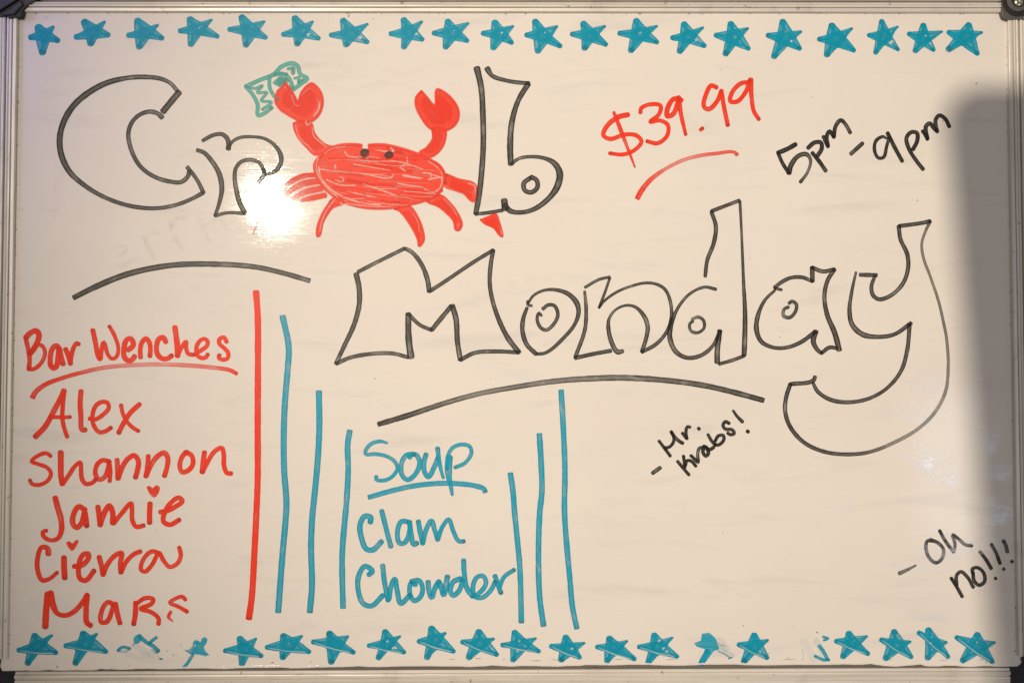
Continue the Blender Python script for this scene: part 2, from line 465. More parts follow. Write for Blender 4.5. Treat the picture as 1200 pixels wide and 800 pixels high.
for x, y, a, b in ((1144,98,1,1),(1193,728,.9,2.4),(1190,712,.6,1),(1191,719,.5,1),(1189.5,762,.7,1.2),(1185,763,.5,.8),(67,780.5,.9,1.2),(54.5,20.5,.7,.7),(55,95,.5,.5),(409,18.6,.5,1.6),(408,19.8,.4,1.3),(437,23,.9,.7),
                   (373,80.7,.6,.4),(845,82,.5,.5),(683,5,.4,.4),(871,732.6,.9,.8),(957.5,740.5,1.2,1),(319,776,2,.7),(364.5,775,.9,.5),(590.5,772,.5,1.6),(1075,235,1,.8),(212,755,.8,.6),(1105,142,.9,.8),
                   (189,771.6,1.8,1),(185,768.5,.8,.4),(151,779.5,.7,.5),(196,762,1.2,.4),(203,767,2,.4),(207,768,1.5,.3),(924,770,.8,.6),(929.5,733,.6,.6),(1182.5,648,.6,.6),(1190,682,.6,.9),(1156,775,1.2,.5),(1185,640,.4,.5),
                   (1031,402,.5,.5),(914,395,.6,.6),(878.5,303,.5,.8),(847,624,.7,.6),(1188,749,.5,.9),(575,443.5,.6,.6),(577,551,.5,.4),(877,150,.5,.5),(183,621,.5,.5),(439.5,443.5,1,.6),(951,114,.6,.6),(947,84,.4,.4),
                   (628,773.5,7,.35),(650,772.5,5,.3),(925,772,9,.3),(900,765,4,.2),(560,771,5,.3),(1150,772.5,4,.3),(1105,773,5,.25),(530,772,4,.25),(725,772,6,.25),(786,772,7,.3),(1040,772.4,6,.25)):
    speck(x, y, a, b)
for i in range(70): speck(random.uniform(30, 1170), random.uniform(25, 775), random.uniform(.15, .38), random.uniform(.15, .38))
o = finish('dirt_speck', sv, sf, M_speck, board); o['kind'] = 'stuff'

# ---------------------------------------------------------------- stars of the two borders
def pl(p, q, t): return (p[0] + (q[0]-p[0])*t, p[1] + (q[1]-p[1])*t)
def star(tips, w=6.8, scratch=False, hole=None, label=None, core=True, thin=.46, dens=1.):
    """tips: left, top, upper right, lower right, lower left"""
    cx = sum(t[0] for t in tips)/5; cy = sum(t[1] for t in tips)/5
    Tn = []
    for i, t in enumerate(tips):
        dx, dy = cx - t[0], cy - t[1]; l = math.hypot(dx, dy); k = w * (.40 if i != 2 else .2)
        Tn.append((t[0] + dx/l*k, t[1] + dy/l*k))
    lf_, tp, ur, lr, ll = Tn
    I = Ink()
    # inked-in middle and arms
    ring = []
    inner = .50
    names = [lf_, tp, ur, lr, ll]
    for k in range(5):
        a, b = names[k], names[(k+1) % 5]
        q = names[k]
        if not core and k == 3: q = pl((cx, cy), q, .42)
        ring.append(list(pl((cx, cy), q, .93)))
        m_ = ((a[0]+b[0])/2, (a[1]+b[1])/2)
        ring.append(list(pl((cx, cy), m_, inner + random.uniform(.0, .10))))
    I.fill(ring, ang=.5, d=.86, smooth=False)
    def ln(a, b, w0, w1, d=1.):
        m_ = pl(a, b, .5); bow = random.uniform(-.9, .9); dx, dy = b[0]-a[0], b[1]-a[1]; l = math.hypot(dx, dy)
        m_ = (m_[0] - dy/l*bow, m_[1] + dx/l*bow)
        I.stroke([[*a, w0, d], [*m_, (w0+w1)/2*1.03, d*.97], [*b, w1, d]])
    ln(ll, tp, w*1.05, w*1.12, dens*.9); ln(tp, lr, w*1.05, w*.8, dens*.97); ln(lr, lf_, w*.72, w*.85, dens); ln(lf_, ur, w*.75, w*thin, dens*.96); ln(ur, pl(ur, ll, .96), w*thin*.8, w*.95, dens*.92)
    I.fill([list(pl((cx, cy), ((names[k][0]+names[(k+1) % 5][0])/2, (names[k][1]+names[(k+1) % 5][1])/2), random.uniform(.42, .6))) for k in range(5)], ang=1.0, d=.75)
    I.stroke([[*lr, w*.55, 1], [*pl(lr, (cx, cy), .12), w*.5, 1]])
    o = I.build('star', CYN, board, label)
    if scratch or hole:
        J = Ink(8e-5)
        if scratch:
            a = pl(lf_, lr, .02); b = pl(lf_, lr, .93); m_ = pl(a, b, .5)
            J.stroke([[a[0]+1, a[1]-.5+1.2, .9, .5], [m_[0]-.3, m_[1]+1.9, random.uniform(.9, 1.6), random.uniform(.6, 1)], [b[0], b[1]+.9, 1.0, random.uniform(.3, .9)]])
        if hole:
            for hx, hy, hs in hole: J.stroke([[cx+hx, cy+hy, hs, 1.], [cx+hx+hs*.5, cy+hy-hs*.3, hs*.8, 1.]])
        J.build('bare_streak', GAPB, o)
    return o
def tips(s): return [tuple(float(q) for q in t.split(',')) for t in s.split()]
top_row = ["32.5,44 43.5,29.5 63.7,30.7 71,48.8 49.4,65", "86,44.5 97,23.7 123.7,25 130,42 106,54.5", "147.5,42 160,22 186,29 193,46 162,58",
 "208,36.5 221,20.5 249,23 257.5,44 222.5,55", "266,34.5 282,18 311,25 314,45.5 287.5,56", "329,41 344.5,19 367.5,25 376,46.5 347.5,54.5",
 "385,41.5 401,22 432,28 433,51 404.5,55.5", "455,40 472.5,21 495.5,25 497.5,48 472.5,58", "505.5,39 524,23 550,27 550,49.5 521,58", "563,39 579,24 602.5,30.5 602,52 577,59",
 "614,41 626,23 654,30.5 659,56 629.5,63", "667.5,40 682.5,25.5 710,30.5 712.5,54 684,59.5", "723,39 745,22 771,30.5 772.5,51 738,62", "785,44.5 801,26 825,32 828,55.5 795,63",
 "836,41 856,25.5 877.5,33 879.5,59 849,66", "897,41 917,23 940,37 939.5,59 905.5,69", "957,46 974,27.5 999.5,33 1003,61 967.5,67", "1015.5,41 1033,23 1053,31 1054,60 1025,64",
 "1062.5,39 1082,27.5 1105,37 1095.5,61 1071,62", "1109,37 1136,27 1152,38 1147,65.5 1109,60"]
holes_t = {0: [(0, -2, .8)], 3: [(2, -3, 1.6), (5, -5, 1.3)], 4: [(3, -4, 1.2)], 5: [(8, 4, 3.2), (3, -1, 1.4)], 6: [(11, 5, 3.6)], 7: [(9, 2, 2.8)], 8: [(2, -3, 1.4)], 9: [(3, -2, 2)], 10: [(2, -4, 1.5)],
           12: [(0, -2, 1.8)], 13: [(9, 3, 3)], 14: [(2, -1, 1.4)], 15: [(1, -8, 1.4), (7, 3, 2.4)], 17: [(8, 6, 3.6)], 18: [(1, -3, 1.6), (6, 6, 2)], 19: []}
wt = {0: 8.2, 1: 7.8, 2: 7.6, 5: 7, 6: 7, 17: 5.6, 18: 6.4}
for i, s in enumerate(top_row): star(tips(s), wt.get(i, 7.0), hole=holes_t.get(i), core=i not in (5, 6, 7, 13, 17, 18))
bot_row = ["19,761.5 40,741.5 62,743 68.5,765 31,779", "74,756 97,739 114.5,741.5 127,764 87,779", None, None,
 "261,762 280,745 301,747 309,769 283,780", "310,758 331,742 355,744 365,764 330,772.5", "364,751 385,739 409,744.5 417,765 387.5,778", "429.5,756 451,737 470,744.5 476,765 442,772.5",
 "488,750.5 505,733 523,740.5 534,764 499,772.5", "539,751 561,737 580,747.5 584.5,768 547.5,772", "586,755 602,738 629,747 634,763.5 600,775", "643,756 662.5,743.5 686,752.5 681.5,771.5 656,775",
 "697,757 713,745 736,750 746,773 710,776", "746,757 766,741 789,746 796,770 758,778", None, "863,754 884,741 901,749 901,772 870,777", None,
 "977,750 994,739 1017,744.5 1019.5,767 986,771", "1030,748 1047.5,737 1068,751 1070,771 1036,773", "1074.5,739 1087,735 1110.5,752 1113,771 1086,773", "1118.5,745 1145.5,740.5 1167,752 1165,777 1126,775.5"]
holes_b = {1: [(1, -2, .9)], 5: [(0, -3, .8)], 7: [(0, -4, 2), (7, 4, 2.8)], 10: [(-2, -5, 2), (5, 1, 1.5)], 11: [(4, 0, 2.4)], 13: [(1, -8, 2.8), (6, 1, 3)], 17: [(2, -4, .9), (8, 3, .9)], 18: [(1, 0, .9)], 19: [(-3, -8, 1.4), (-4, -1, 1.6)], 20: [(0, -6, 1.6)]}
for i, s in enumerate(bot_row):
    if s: star(tips(s), 6.4 if i in (7, 10, 13) else 6.9, scratch=True, hole=holes_b.get(i), core=i not in (7, 10, 13, 15))
# half-erased stars
SM = (130, 740, 6.667)
I = Ink(); I.stroke("55,143 90,118 148,128", SM, 3.6).stroke("60,150 110,152 140,140", SM, 3, .3)
I.fill("178,45 215,20 240,40 235,70 205,92 182,85", SM).stroke("220,28 270,75 330,110 370,148", SM, 4.6).stroke("355,42 300,85", SM, 3.6).stroke("170,105 190,85", SM, 1.2, .7).stroke("320,140 360,165", SM, 3, .4).stroke("380,205 398,212", SM, 1.8)
I.stroke('180,100 260,150 330,190', SM, 7, .08).stroke('120,165 190,190 300,175', SM, 6, .06)
I.build('star', CYN, board, 'half-erased blue star missing its middle and lower leg')
I = Ink(); I.stroke("600,150 640,120 650,80", SM, 2.5, .6).fill("610,165 640,125 665,105 643,82 660,62 682,66 700,80 712,48 735,38 755,55 748,85 725,115 738,150 770,178 738,188 690,176 612,170", SM, smooth=False)
I.stroke("640,175 600,240 565,280", SM, 3.6).stroke("580,140 615,162", SM, 1.5, .7).stroke("565,275 520,283", SM, 1.5, .5)
I.build('star', CYN, board, 'partly rubbed-out blue star with a ragged left side')
VB = (600, 600, 4)
I = Ink(); I.fill("853,612 885,600 890,568 925,562 955,590 972,640 945,650 900,712 875,712 905,640 865,628", VB, smooth=False).stroke("915,650 885,708", VB, 6.5).stroke("965,650 1000,665 1020,680", VB, 1.4, .6).stroke("970,625 990,620 1000,628", VB, 1.6, .35).stroke("1015,685 1030,678", VB, 1.5)
I.stroke("968,600 985,612 1005,640", VB, 8, .10).stroke("960,620 990,650 1030,672", VB, 7, .13)
I.build('star', CYN, board, 'blue star with its right-hand points rubbed away')
V8 = (900, 600, 4)
I = Ink(); I.stroke("258,582 283,590 262,598", V8, 3, .9).stroke("240,625 262,655 280,690", V8, 4.2).stroke("220,672 260,690 285,690", V8, 3.6).stroke("160,640 166,670 160,695", V8, 1.8, .14)
I.stroke('165,600 190,640 215,690', V8, 9, .06).stroke('225,600 250,640 262,690', V8, 7, .10)
I.build('star', CYN, board, 'nearly wiped-off blue star, only scraps of two strokes left')

# ---------------------------------------------------------------- long marker lines
def line(name, s, m, w, view=(0, 0, 1), d=1., label=None):
    return Ink().stroke(s, view, w, d, cap=.35).build(name, m, board, label)
line('marker_line', "86,349 112,336,7 150,321,7,.9 200,311,6.5,.86 250,309.5,6.5,.84 300,313,6,.82 332,320,6,.82 363,329,6,.9", BLK, 6, label='short black arc under the top word')
line('marker_line', "443,497,6 475,487.5,6.5,.95 525,471,6,.75 562,461,6,.6 600,454,6.2,.72 650,446.5,6.5,.66 700,443,7,.68 730,442.5,7,.72 775,445,6.5,.78 825,451.5,6.5,.84 862,460,6.5,.9 895,469,6,1", BLK, 6, label='long black arc under the big lower word')
line('marker_line', "300,341 302,370 302.3,420 302,500 302,560 300.5,600 298,650 295,700 291.5,725", RED, 7.4, label='long red upright line')
for s, w in (("331,370 337.5,400 338.5,412 337.3,430 333.7,475 332.5,512 333,550 335.7,590 335,605 331,650 326,717", 7.2),
             ("373.7,458 374.2,500 372.5,537 367.5,590 366,605 364.5,637 365.5,687 363,717", 7.2),
             ("410,504 407.5,520 408,550 405.5,595 404,610 401,650 402,712", 6.8),
             ("598,554 601,575 603,600 606,630 609,662 611,729", 6.6), ("632,508 634,540 635,575 632.5,600 631,650 632.5,700 637,733", 6.8),
             ("657.5,457 660,500 662,550 661.5,600 664,637 667.5,675 671,712 676,736", 6.6)):
    line('marker_line', s, CYN, w, d=.97)

# ---------------------------------------------------------------- lettering
def word(letters, m, label=None, heart=None, lift=0, name='written_word', lname='letter', dens=1.):
    """letters: list of lists of (view, stroke, width)"""
    w_ = None
    if m is BLK: dens = 1.14
    allp = []
    for L_ in letters:
        for v, s, ww in L_: allp += [(p[0], p[1]) for p in parse(s, v)]
    c = at(sum(p[0] for p in allp)/len(allp), sum(p[1] for p in allp)/len(allp)); c.y = 0
    w_ = empty(name, c, board)
    if label: w_['label'] = label
    for L_ in letters:
        I = Ink(lift)
        for v, s, ww in L_: I.stroke(s, v, ww, dens)
        I.build(lname, m, w_)
    return w_
A1 = (20, 370, 8); A2 = (130, 370, 8)
word([[(A1, "80,200 95,270 110,340 118,410 112,490", 5.5), (A1, "82,205 120,165 180,140 205,175 195,235 150,320 125,350", 6.6), (A1, "140,345 200,270 240,285 262,340 250,400 205,465 150,500 105,498", 4.8)],
      [(A1, "400,320 370,278 330,310 312,390 318,470 345,492 370,470 385,380 395,300 410,370 432,452", 6.2)],
      [(A1, "455,312 480,370 502,448", 6), (A1, "500,440 510,370 530,300 560,257 578,265", 5.4)]], RED, 'red word heading the left list, first of two')
word([[(A1, "710,135 735,250 765,390 778,408 790,330 812,248 830,290 850,360 890,402,4.6 930,385 950,310,4.6 920,200 885,130 865,98", 6)],
      [(A1, "1040,320 1090,275 1065,212 1030,222 1003,300 1008,390 1050,422 1085,405 1102,378", 6.2)],
      [(A2, "278,390 275,320 290,250 330,212 360,250 370,310 365,378", 5.6)],
      [(A2, "515,245 490,202 450,217 427,290 437,360 480,400 530,400 570,372", 6)],
      [(A2, "600,108 610,180 622,280 625,375", 6.6), (A2, "628,370 660,300 705,242 705,300 725,355 780,365", 5)],
      [(A2, "800,350 850,320 900,280 905,235 870,215 820,250 800,310 810,370 850,395 890,388 908,360", 5)],
      [(A2, "1085,245 1060,202 1020,215 1015,258 1060,300 1100,350 1093,398 1050,411 1010,390 1018,367", 5)]], RED, 'red word heading the left list, second of two')
line('underline', "38,466,6.5,1 41,460,6,1 52,451,5.5,.97 72.5,443,5,.9 95,436.5,5,.78 120,431,5,.58 145,428.2,5,.46 167,427.2,5,.42 190,426.8,5,.48 217,427.8,5,.55 250,430.6,5,.66 270,433.8,4.8,.8 278,438,4.5,1", RED, 5, label='red underline curving down at its left end')
A3 = (30, 440, 8)
word([[(A3, "360,140 335,200 270,320 180,480 92,570", 6.6), (A3, "362,160 350,270 345,400 365,500 390,572", 5.2), (A3, "230,388 300,388 370,390 418,386", 4.6)],
      [(A3, "520,145 512,240 518,370 535,512 560,506", 6)],
      [(A3, "600,402 650,410 720,370 780,300 768,255 720,245 660,280 628,370 637,460 690,528 750,520 800,487", 5.2)],
      [(A3, "895,275 910,350 950,430 1010,490 1058,518", 4.8), (A3, "1068,268 980,350 910,460 873,535", 5.8)]], RED, 'topmost red name in the left list')
A4 = (20, 510, 8); A5 = (130, 510, 8)
word([[(A4, "315,192 275,166 210,182 137,242 200,268 280,300 318,352 290,420 210,462 140,453 120,418", 4.8)],
      [(A4, "410,158 410,260 413,380 425,452", 7), (A4, "428,455 480,380 550,280 592,252 600,330 610,410 645,453 710,440 738,410", 5.2)],
      [(A4, "860,242 800,232 747,280 737,370 770,412 820,390 855,300 865,242", 5.6), (A4, "862,240 875,330 868,428", 5)],
      [(A4, "937,228 943,310 945,405", 6), (A4, "950,400 985,300 1040,218 1100,187 1138,240 1130,320 1110,393", 6)],
      [(A5, "350,192 345,280 327,383", 5.8), (A5, "330,378 380,270 440,192 500,162 533,210 525,300 502,378", 6)],
      [(A5, "700,158 662,210 647,300 668,342 720,330 768,270 758,190 705,155", 5.8)],
      [(A5, "877,158 865,250 853,342", 6), (A5, "858,345 900,260 980,142 1040,117 1058,180 1060,280 1090,352 1128,355", 5.6)]], RED, 'second red name in the left list')
A6 = (30, 560, 5.333)
w3 = word([[(A6, "185,122,6.5 200,180 220,250,7 225,320 205,372 165,388,5 115,365 107,337 130,327", 6)],
      [(A6, "372,198 332,177 302,220 297,288 320,308 350,280 370,212 376,245 382,298", 6.4)],
      [(A6, "452,178 460,240 465,292", 6.2), (A6, "466,292 490,220 525,172 543,210 545,280", 6.6), (A6, "550,282 600,220 660,157 665,200 667,260 692,303 738,295", 5.4)],
      [(A6, "778,158 775,220 775,278", 6.2)],
      [(A6, "842,211 880,205 940,175 980,142 958,122 910,152 867,220 862,270 900,290 960,260", 5.8)]], RED, 'third red name, with a small heart over its fourth letter')
Ink().fill("335,480 362,472 390,492 425,465 460,485 450,530 420,575 395,580 365,550 345,510", A5, 1).build('heart', RED, w3)
w4 = word([[(A6, "143,472,7 138,438 102,430,5.5 75,500 77,580,6 105,637 150,627 198,588,4.5", 5.5)],
      [(A6, "240,495 241,560 245,622", 6.8)],
      [(A6, "303,550 350,545 392,500 393,472 360,477 332,550 342,628 375,638 428,577", 6)],
      [(A6, "460,492 475,550 485,602", 6.2), (A6, "485,602 510,540 560,482 600,467 592,530 595,588", 5.8)],
      [(A6, "597,588 630,520 680,472 718,457", 5.4)],
      [(A6, "835,467 790,457 740,500 722,570 745,583 790,540 835,467 860,510 900,553 950,530 970,480 960,432", 5.2)]], RED, 'fourth red name, with a small heart over its second letter')
Ink().fill("252,400 275,392 292,408 318,382 333,392 320,420 300,450 285,452 265,430", A6, 1, smooth=False).build('heart', RED, w4)
A7 = (30, 640, 5.714)
word([[(A7, "148,318 140,400 132,535", 7.6), (A7, "165,312,8.5 180,380,8 215,448,5.5 270,460 330,430 390,360,6 412,322", 5.5), (A7, "412,325 405,430 412,510 435,527", 6.6)],
      [(A7, "598,390 550,372 510,430 507,505 540,505 590,395", 5.6), (A7, "602,382 615,450 632,512", 6)],
      [(A7, "737,375 735,450 724,518", 6), (A7, "742,382 800,345 855,352 845,380 770,415 840,438 890,480 890,518", 5.2)],
      [(A7, "1070,355 1050,335 1000,350 967,375 1020,400 1082,435", 4.8), (A7, "972,437,4,1 957,470,4,.95 985,500,2,.5", 4)]], RED, 'bottom red name, its last letter partly rubbed away')
B1 = (410, 500, 6.667)
word([[(B1, "290,125,3 240,112,4.5 170,130 125,180 122,210 200,211 290,230 350,270 372,320 330,388 260,418 205,408 207,387", 5.2)],
      [(B1, "470,238 460,218 520,220 545,285 510,370 450,412 410,380 402,290 440,222 500,212", 5.8)],
      [(B1, "595,215 577,280 587,360 612,388 660,310 690,240", 6), (B1, "685,168 695,250 713,340 730,398,3.5", 6)],
      [(B1, "775,240,9 770,320,9 775,400,7 790,470,5 800,530,3.4", 8), (B1, "758,330 765,230 800,165 870,137 935,152 950,200 900,280 822,316", 4.6)]], CYN, 'blue underlined word heading the middle list')
line('underline', "145,550 300,505 500,460 700,440 850,443 980,460 1048,485 1058,510", CYN, 6, view=B1, label='blue underline in the middle list')
B2 = (405, 590, 5.714)
word([[(B2, "165,122 168,92 130,82 97,140 107,230 140,303 180,308 240,253", 6.6)], [(B2, "242,48 270,160 303,285", 6)],
      [(B2, "415,120 375,117 347,190 362,263 395,260 430,170 430,122", 5.8), (B2, "427,120 440,210 458,272 478,262", 6)],
      [(B2, "487,118 500,190 517,265", 6), (B2, "517,262 540,170 575,112 595,170 617,240", 5.6), (B2, "617,240 650,150 690,105 720,180 760,250 792,250", 5.2)]], CYN, 'blue word on the second line of the middle list')
word([[(B2, "155,473 180,452 130,417 88,480 87,590 120,668 170,683 250,612", 6)], [(B2, "248,412 260,520 285,645", 6), (B2, "290,635 305,550 330,502 345,580 370,665 430,610", 6)],
      [(B2, "470,540 440,530 430,600 460,648 502,620 515,560 490,512 440,520", 5.8)], [(B2, "552,522 560,590 575,625 600,560 622,522", 6.2), (B2, "622,520 642,560 655,607 682,487", 6.6)],
      [(B2, "770,500 720,522 702,590 720,612 760,580 785,510", 6), (B2, "790,378 795,470 815,570 850,618", 6)], [(B2, "850,618 890,600 940,530 920,482 880,490 852,560 867,620 910,628 970,580 1002,520", 5.4)],
      [(B2, "1000,482 1020,540 1040,595", 5.8), (B2, "1030,560 1060,490 1128,441", 5)]], CYN, 'blue word on the bottom line of the middle list')
C1 = (690, 80, 5.714)
word([[(C1, "262,312,6 200,327,6 120,390 97,450,5.2 140,474 240,445 320,452 353,490 310,545 230,578,4.6 140,570", 5.2), (C1, "168,298,4 200,380,5 250,510,4.2 308,662,2.2", 4.5)],
      [(C1, "345,298 350,270 420,242 480,252 470,308 410,360 470,350 528,380 525,450 460,503 390,490", 4.9)],
      [(C1, "620,215 570,207 527,270 525,322 560,312 600,222", 5.8), (C1, "600,198,6.5 615,300,5.2 648,445,4", 5)],
      [(C1, "748,413 762,402", 4.4)],
      [(C1, "855,130 820,117 787,170 772,260 800,276 860,220 888,152", 5.4), (C1, "887,152 905,260 930,382", 5.2)],
      [(C1, "1070,95 1020,102 960,162 947,222 990,225 1050,160 1078,85", 5.2), (C1, "1083,78,6.5 1090,200,5 1105,290 1138,342", 4.6)]], RED, 'red handwritten price slanting upward')
line('underline', "746.5,233,6,.95 752,223,6.5,.9 762,211,5.5,.78 780,198,4.5,.55 800,188,4.5,.5 820,182.5,4.5,.58 840,180,4.2,.68 861,178.8,3.8,.8 864,182,5,.95", RED, 5, label='thin red swoosh under the price')
D1 = (900, 120, 5.333)
word([[(D1, "172,263 120,292 62,316", 5.2), (D1, "62,316 90,380 128,440", 4.4), (D1, "130,440,6.5 145,390,6 190,335,5.5 240,325,5 265,360,3.8,.8 245,440,3.4,.7 202,498,4,1", 5)],
      [(D1, "250,285 290,252 330,252 335,290 310,333", 5), (D1, "277,317 320,370 360,428", 4.8)],
      [(D1, "345,215 360,250 375,278", 4.2), (D1, "375,275 367,210 385,180 400,200 412,218", 4.6), (D1, "412,215 422,150 455,112 485,140 513,190", 4.6)]], BLK, 'black start time written at the upper right')
Ink().stroke("518,322 590,257", D1, 4.8).build('dash', BLK, board)
word([[(D1, "738,225,3 720,215,4 675,240 665,300 690,348 720,345 740,280 755,220", 4.6), (D1, "747,193 790,280 838,367", 4.8)],
      [(D1, "905,295 932,240 930,192 895,187 865,222 880,290 930,370 968,418", 4.8)],
      [(D1, "965,180 985,210 996,232", 4.2), (D1, "996,228 987,150 1010,132 1035,160 1058,183", 4.8), (D1, "1055,180 1047,110 1070,82 1105,102 1133,152", 4.6)]], BLK, 'black end time, its last letter touching the shadow')
E1 = (750, 470, 8)
Ink().stroke("118,672 188,622", E1, 4.6).build('dash', BLK, board)
word([[(E1, "178,372 230,440 283,512", 3.8), (E1, "232,435 275,428 308,392 318,345 290,285", 3.8), (E1, "292,285 330,340 380,382 400,392", 4.2)],
      [(E1, "397,298 420,330 440,350", 3.8), (E1, "440,350 430,282 445,237 468,242", 3.8)], [(E1, "547,252 555,260", 4)]], BLK, 'black word with a full stop at the start of the upper speech text')
word([[(E1, "352,562 400,620 458,688", 3.9), (E1, "407,512 415,570 420,620", 3.9), (E1, "425,600 440,555 480,560 523,607", 3.9)], [(E1, "477,508 510,540 545,572 540,510 555,440 580,432", 3.9)],
      [(E1, "605,425 588,470 617,513 640,490 620,430 597,422", 4.4), (E1, "630,440 655,452 690,430", 4.2)],
      [(E1, "637,312 670,370 708,412", 3.9), (E1, "700,400 730,410 785,360 780,320 735,322 705,370", 4)],
      [(E1, "835,207 800,190 777,225 800,260 860,265 885,300 850,313 822,297", 4)], [(E1, "873,87,3 905,135,3.6 960,192,4.2", 3.6), (E1, "1005,280 1014,286", 4.4)]], BLK, 'black word ending in an exclamation mark')
F1 = (1040, 600, 6.667)
Ink().stroke("92,475,4.6 150,450,3.8 220,413,2.4", F1, 4).build('dash', BLK, board)
word([[(F1, "350,222 312,222 300,280 330,360 380,393 425,360 437,290 400,242 335,212", 4.2)], [(F1, "407,143 450,220 515,308", 4.2), (F1, "517,310 527,250 510,175 560,212 610,253 658,260", 4)]], BLK, 'two-letter black word above another at the lower right')
word([[(F1, "497,512 540,580 583,657", 4.2), (F1, "540,570 540,490 570,462 620,500 670,583", 4.2)], [(F1, "668,480 662,442 700,430 750,470 757,540 715,568 675,530 668,470", 4.2)],
      [(F1, "722,307 770,370 810,437", 4.2), (F1, "842,513 846,517", 3.8)], [(F1, "812,250 850,320 878,397", 4), (F1, "906,441 910,445", 3.8)], [(F1, "905,222 925,260 935,307", 4.2), (F1, "970,382 974,386", 4)]], BLK, 'black word followed by three exclamation marks')

# big outlined letters
def outl(lst, view, m=BLK, lift=0, dens=.93):
    I = Ink(lift)
    for it in lst:
        s, w = it[0], it[1]; v = it[2] if len(it) > 2 else view
        I.stroke(s, v, w, dens, cap=.7)
    return I.build('outlined_letter', m, board)
outl([("191,131,7.5 200,120,7.5 210,108,7", 7), ("208,107,4.5 200,98,4.5 190,93,5 170,90.5,5.5 150,91.5,5.5 125,97.5,6.5 105,108,7 88,122,7 77,138,7 71,155,7 70,170,7 73,185,7 82,202,6.5 100,218,5.5 118,229,5 140,238,5 162,243,5 185,244,4.6 207,240,4.5 225,233,4.5 238,226,5", 6),
      ("238.5,226,5 231,211,4.5 219.5,196,5", 5), ("222,200,5 220,207 212,213.5 200,213 185,209 171,201,5 162,192 153,173 150.5,156,5 155,143 165,134,4.6 177,131 186,134 190,138,6", 5)], (0, 0, 1))
outl([("237.5,165 250,158.5 260,157.5 266,162 268,170 267.5,175,6", 4.2), ("267,174 272,166.5 281,161.5 296,160.5,3.6 311,163 323,171.5,4.4 329.5,184,5.4 328,194,5.4 321,201.5,4.6 311,205,3.6", 4), ("309,198 309.5,204 303,213.5", 4.8),
      ("310,202 304,191 294,187.5 283,189.5 276.5,197,4.4 275,208 277.5,225 281,238,6 286.5,249", 4.4), ("287,250,4.5 266,249.5,3.6 252,253,4", 4), ("252,253,4 257,238,4.4 260,221,6 257,204,6 249,190,5.6 239,179,5 231,176,4.5", 5)], (0, 0, 1))
Vb = (540, 70, 4)
outl([("75,40,7.8 95,130,6.8 103,250,6.8 105,400,6.5 98,520,6.5 85,640,6.5 70,722,6", 6.5), ("68,724 130,717 195,706", 4.2), ("203,658,7.5 208,700,8.5", 8), ("205,680,6 230,708,6 280,716,5.2 340,702,5.4 410,652,6.2 453,592,7.6 463,530,8 440,488,6.8 400,465,4.6 330,455,3.8 270,465,3.8 236,490,4", 5),
      ("234,490,7.2 231,400,7.2 240,290,6.6 270,190,5.8 316,114,6.5", 6.5), ("123,42,7 145,75,5 210,98,4.6 270,108,4.6 320,111,4.6", 4.8), ("325,555 295,580 300,613 330,622 358,600 355,565 328,550", 5.4)], Vb, lift=1.2e-4)
VM = (380, 270, 5)
outl([("187,255,6.6 203,330,6.2 205,430,6 175,550,5.6 120,670,5.2 68,780,4.8", 6), ("70,780 150,745 280,722 400,720 490,742", 4.6), ("508,742,8 495,640,7.6 492,488,6.6", 7.4), ("492,488,5 560,553,4.4 628,583,4.8", 4.6), ("630,582 680,520 745,442", 5.4),
      ("750,440,6.4 772,520,6.6 780,650,6 797,757,6", 6.2), ("797,758 880,717 1000,708 1140,714", 4.8), ("1140,714,6.4 1070,620,6 1000,460,5.2 970,320,5 975,200,5 990,115,4.6", 5.4), ("990,115 860,195 720,290 617,357", 4.4), ("615,358,5.6 605,290,5.8 570,200,5.2 510,125,5 472,106,4.6", 5.4), ("470,106 340,170 197,243", 4.4)], VM)
Vo = (590, 300, 5.714)
outl([("165,315,3 200,265,3 270,230,3.2 340,225,4 430,252,5.6 488,310,6.2 503,370,5 480,450,4.4 400,550,4.4 280,648,4 225,655,4", 4), ("190,333 162,325 163,300", 3.2), ("158,345,3.8 132,420,5 127,500,5.4 155,590,5.4 218,655,5.2", 5), ("255,400,3 238,380,3.4 225,420,4 250,480,4.2 285,495 340,450 364,390 340,332 300,327 262,355", 3.8)], Vo)
outl([("543,235,3 553,350,4.4 545,490,4.6 480,678,4.6", 4.6), ("478,682 600,655 720,633", 4.8), ("800,635,4.6 765,642,6 725,580,5.6 702,480,5 707,420,3.6 750,360,2.8 820,330,3 880,340,3.8 940,400,5 965,470,5.4 955,550,5 925,640,4.4", 4), ("925,642,4.6 1020,590,4.4 1090,510,4 1122,420,4 1118,310,4 1080,222,3.8 1020,187,3.6 950,180,3.2 860,200 760,240 670,305 638,347,3", 3.6), ("640,345 680,240 712,147", 3.2), ("712,140 640,157 545,210", 3.4)], Vo)
Vd = (770, 300, 5)
outl([("934,192,4.4 955,260,5 945,340,5 915,420,4.6 905,496,4.2", 4.8, (600, 200, 4)), ("935,190 1000,165 1066,140", 4.4, (600, 200, 4)), ("867,236,3.4 869,275,3 871,325,3.6 873,370,5.4 872.5,400,6.2 871.8,416,6", 4, (0, 0, 1)), ("508,585 440,610 362,632", 4.2), ("352,622,6.6 352,560,6.4 367,437,6", 6.4),
      ("368,437,4.2 330,520,4.2 260,580,4.6 175,595,5 110,560,5.8 75,480,6 85,390,5 130,290,3.6 200,215,3.2 280,182,3.4 345,195,4", 4), ("210,380 190,400 200,440 240,448 275,420 270,375 240,357 203,370", 3.6)], Vd)
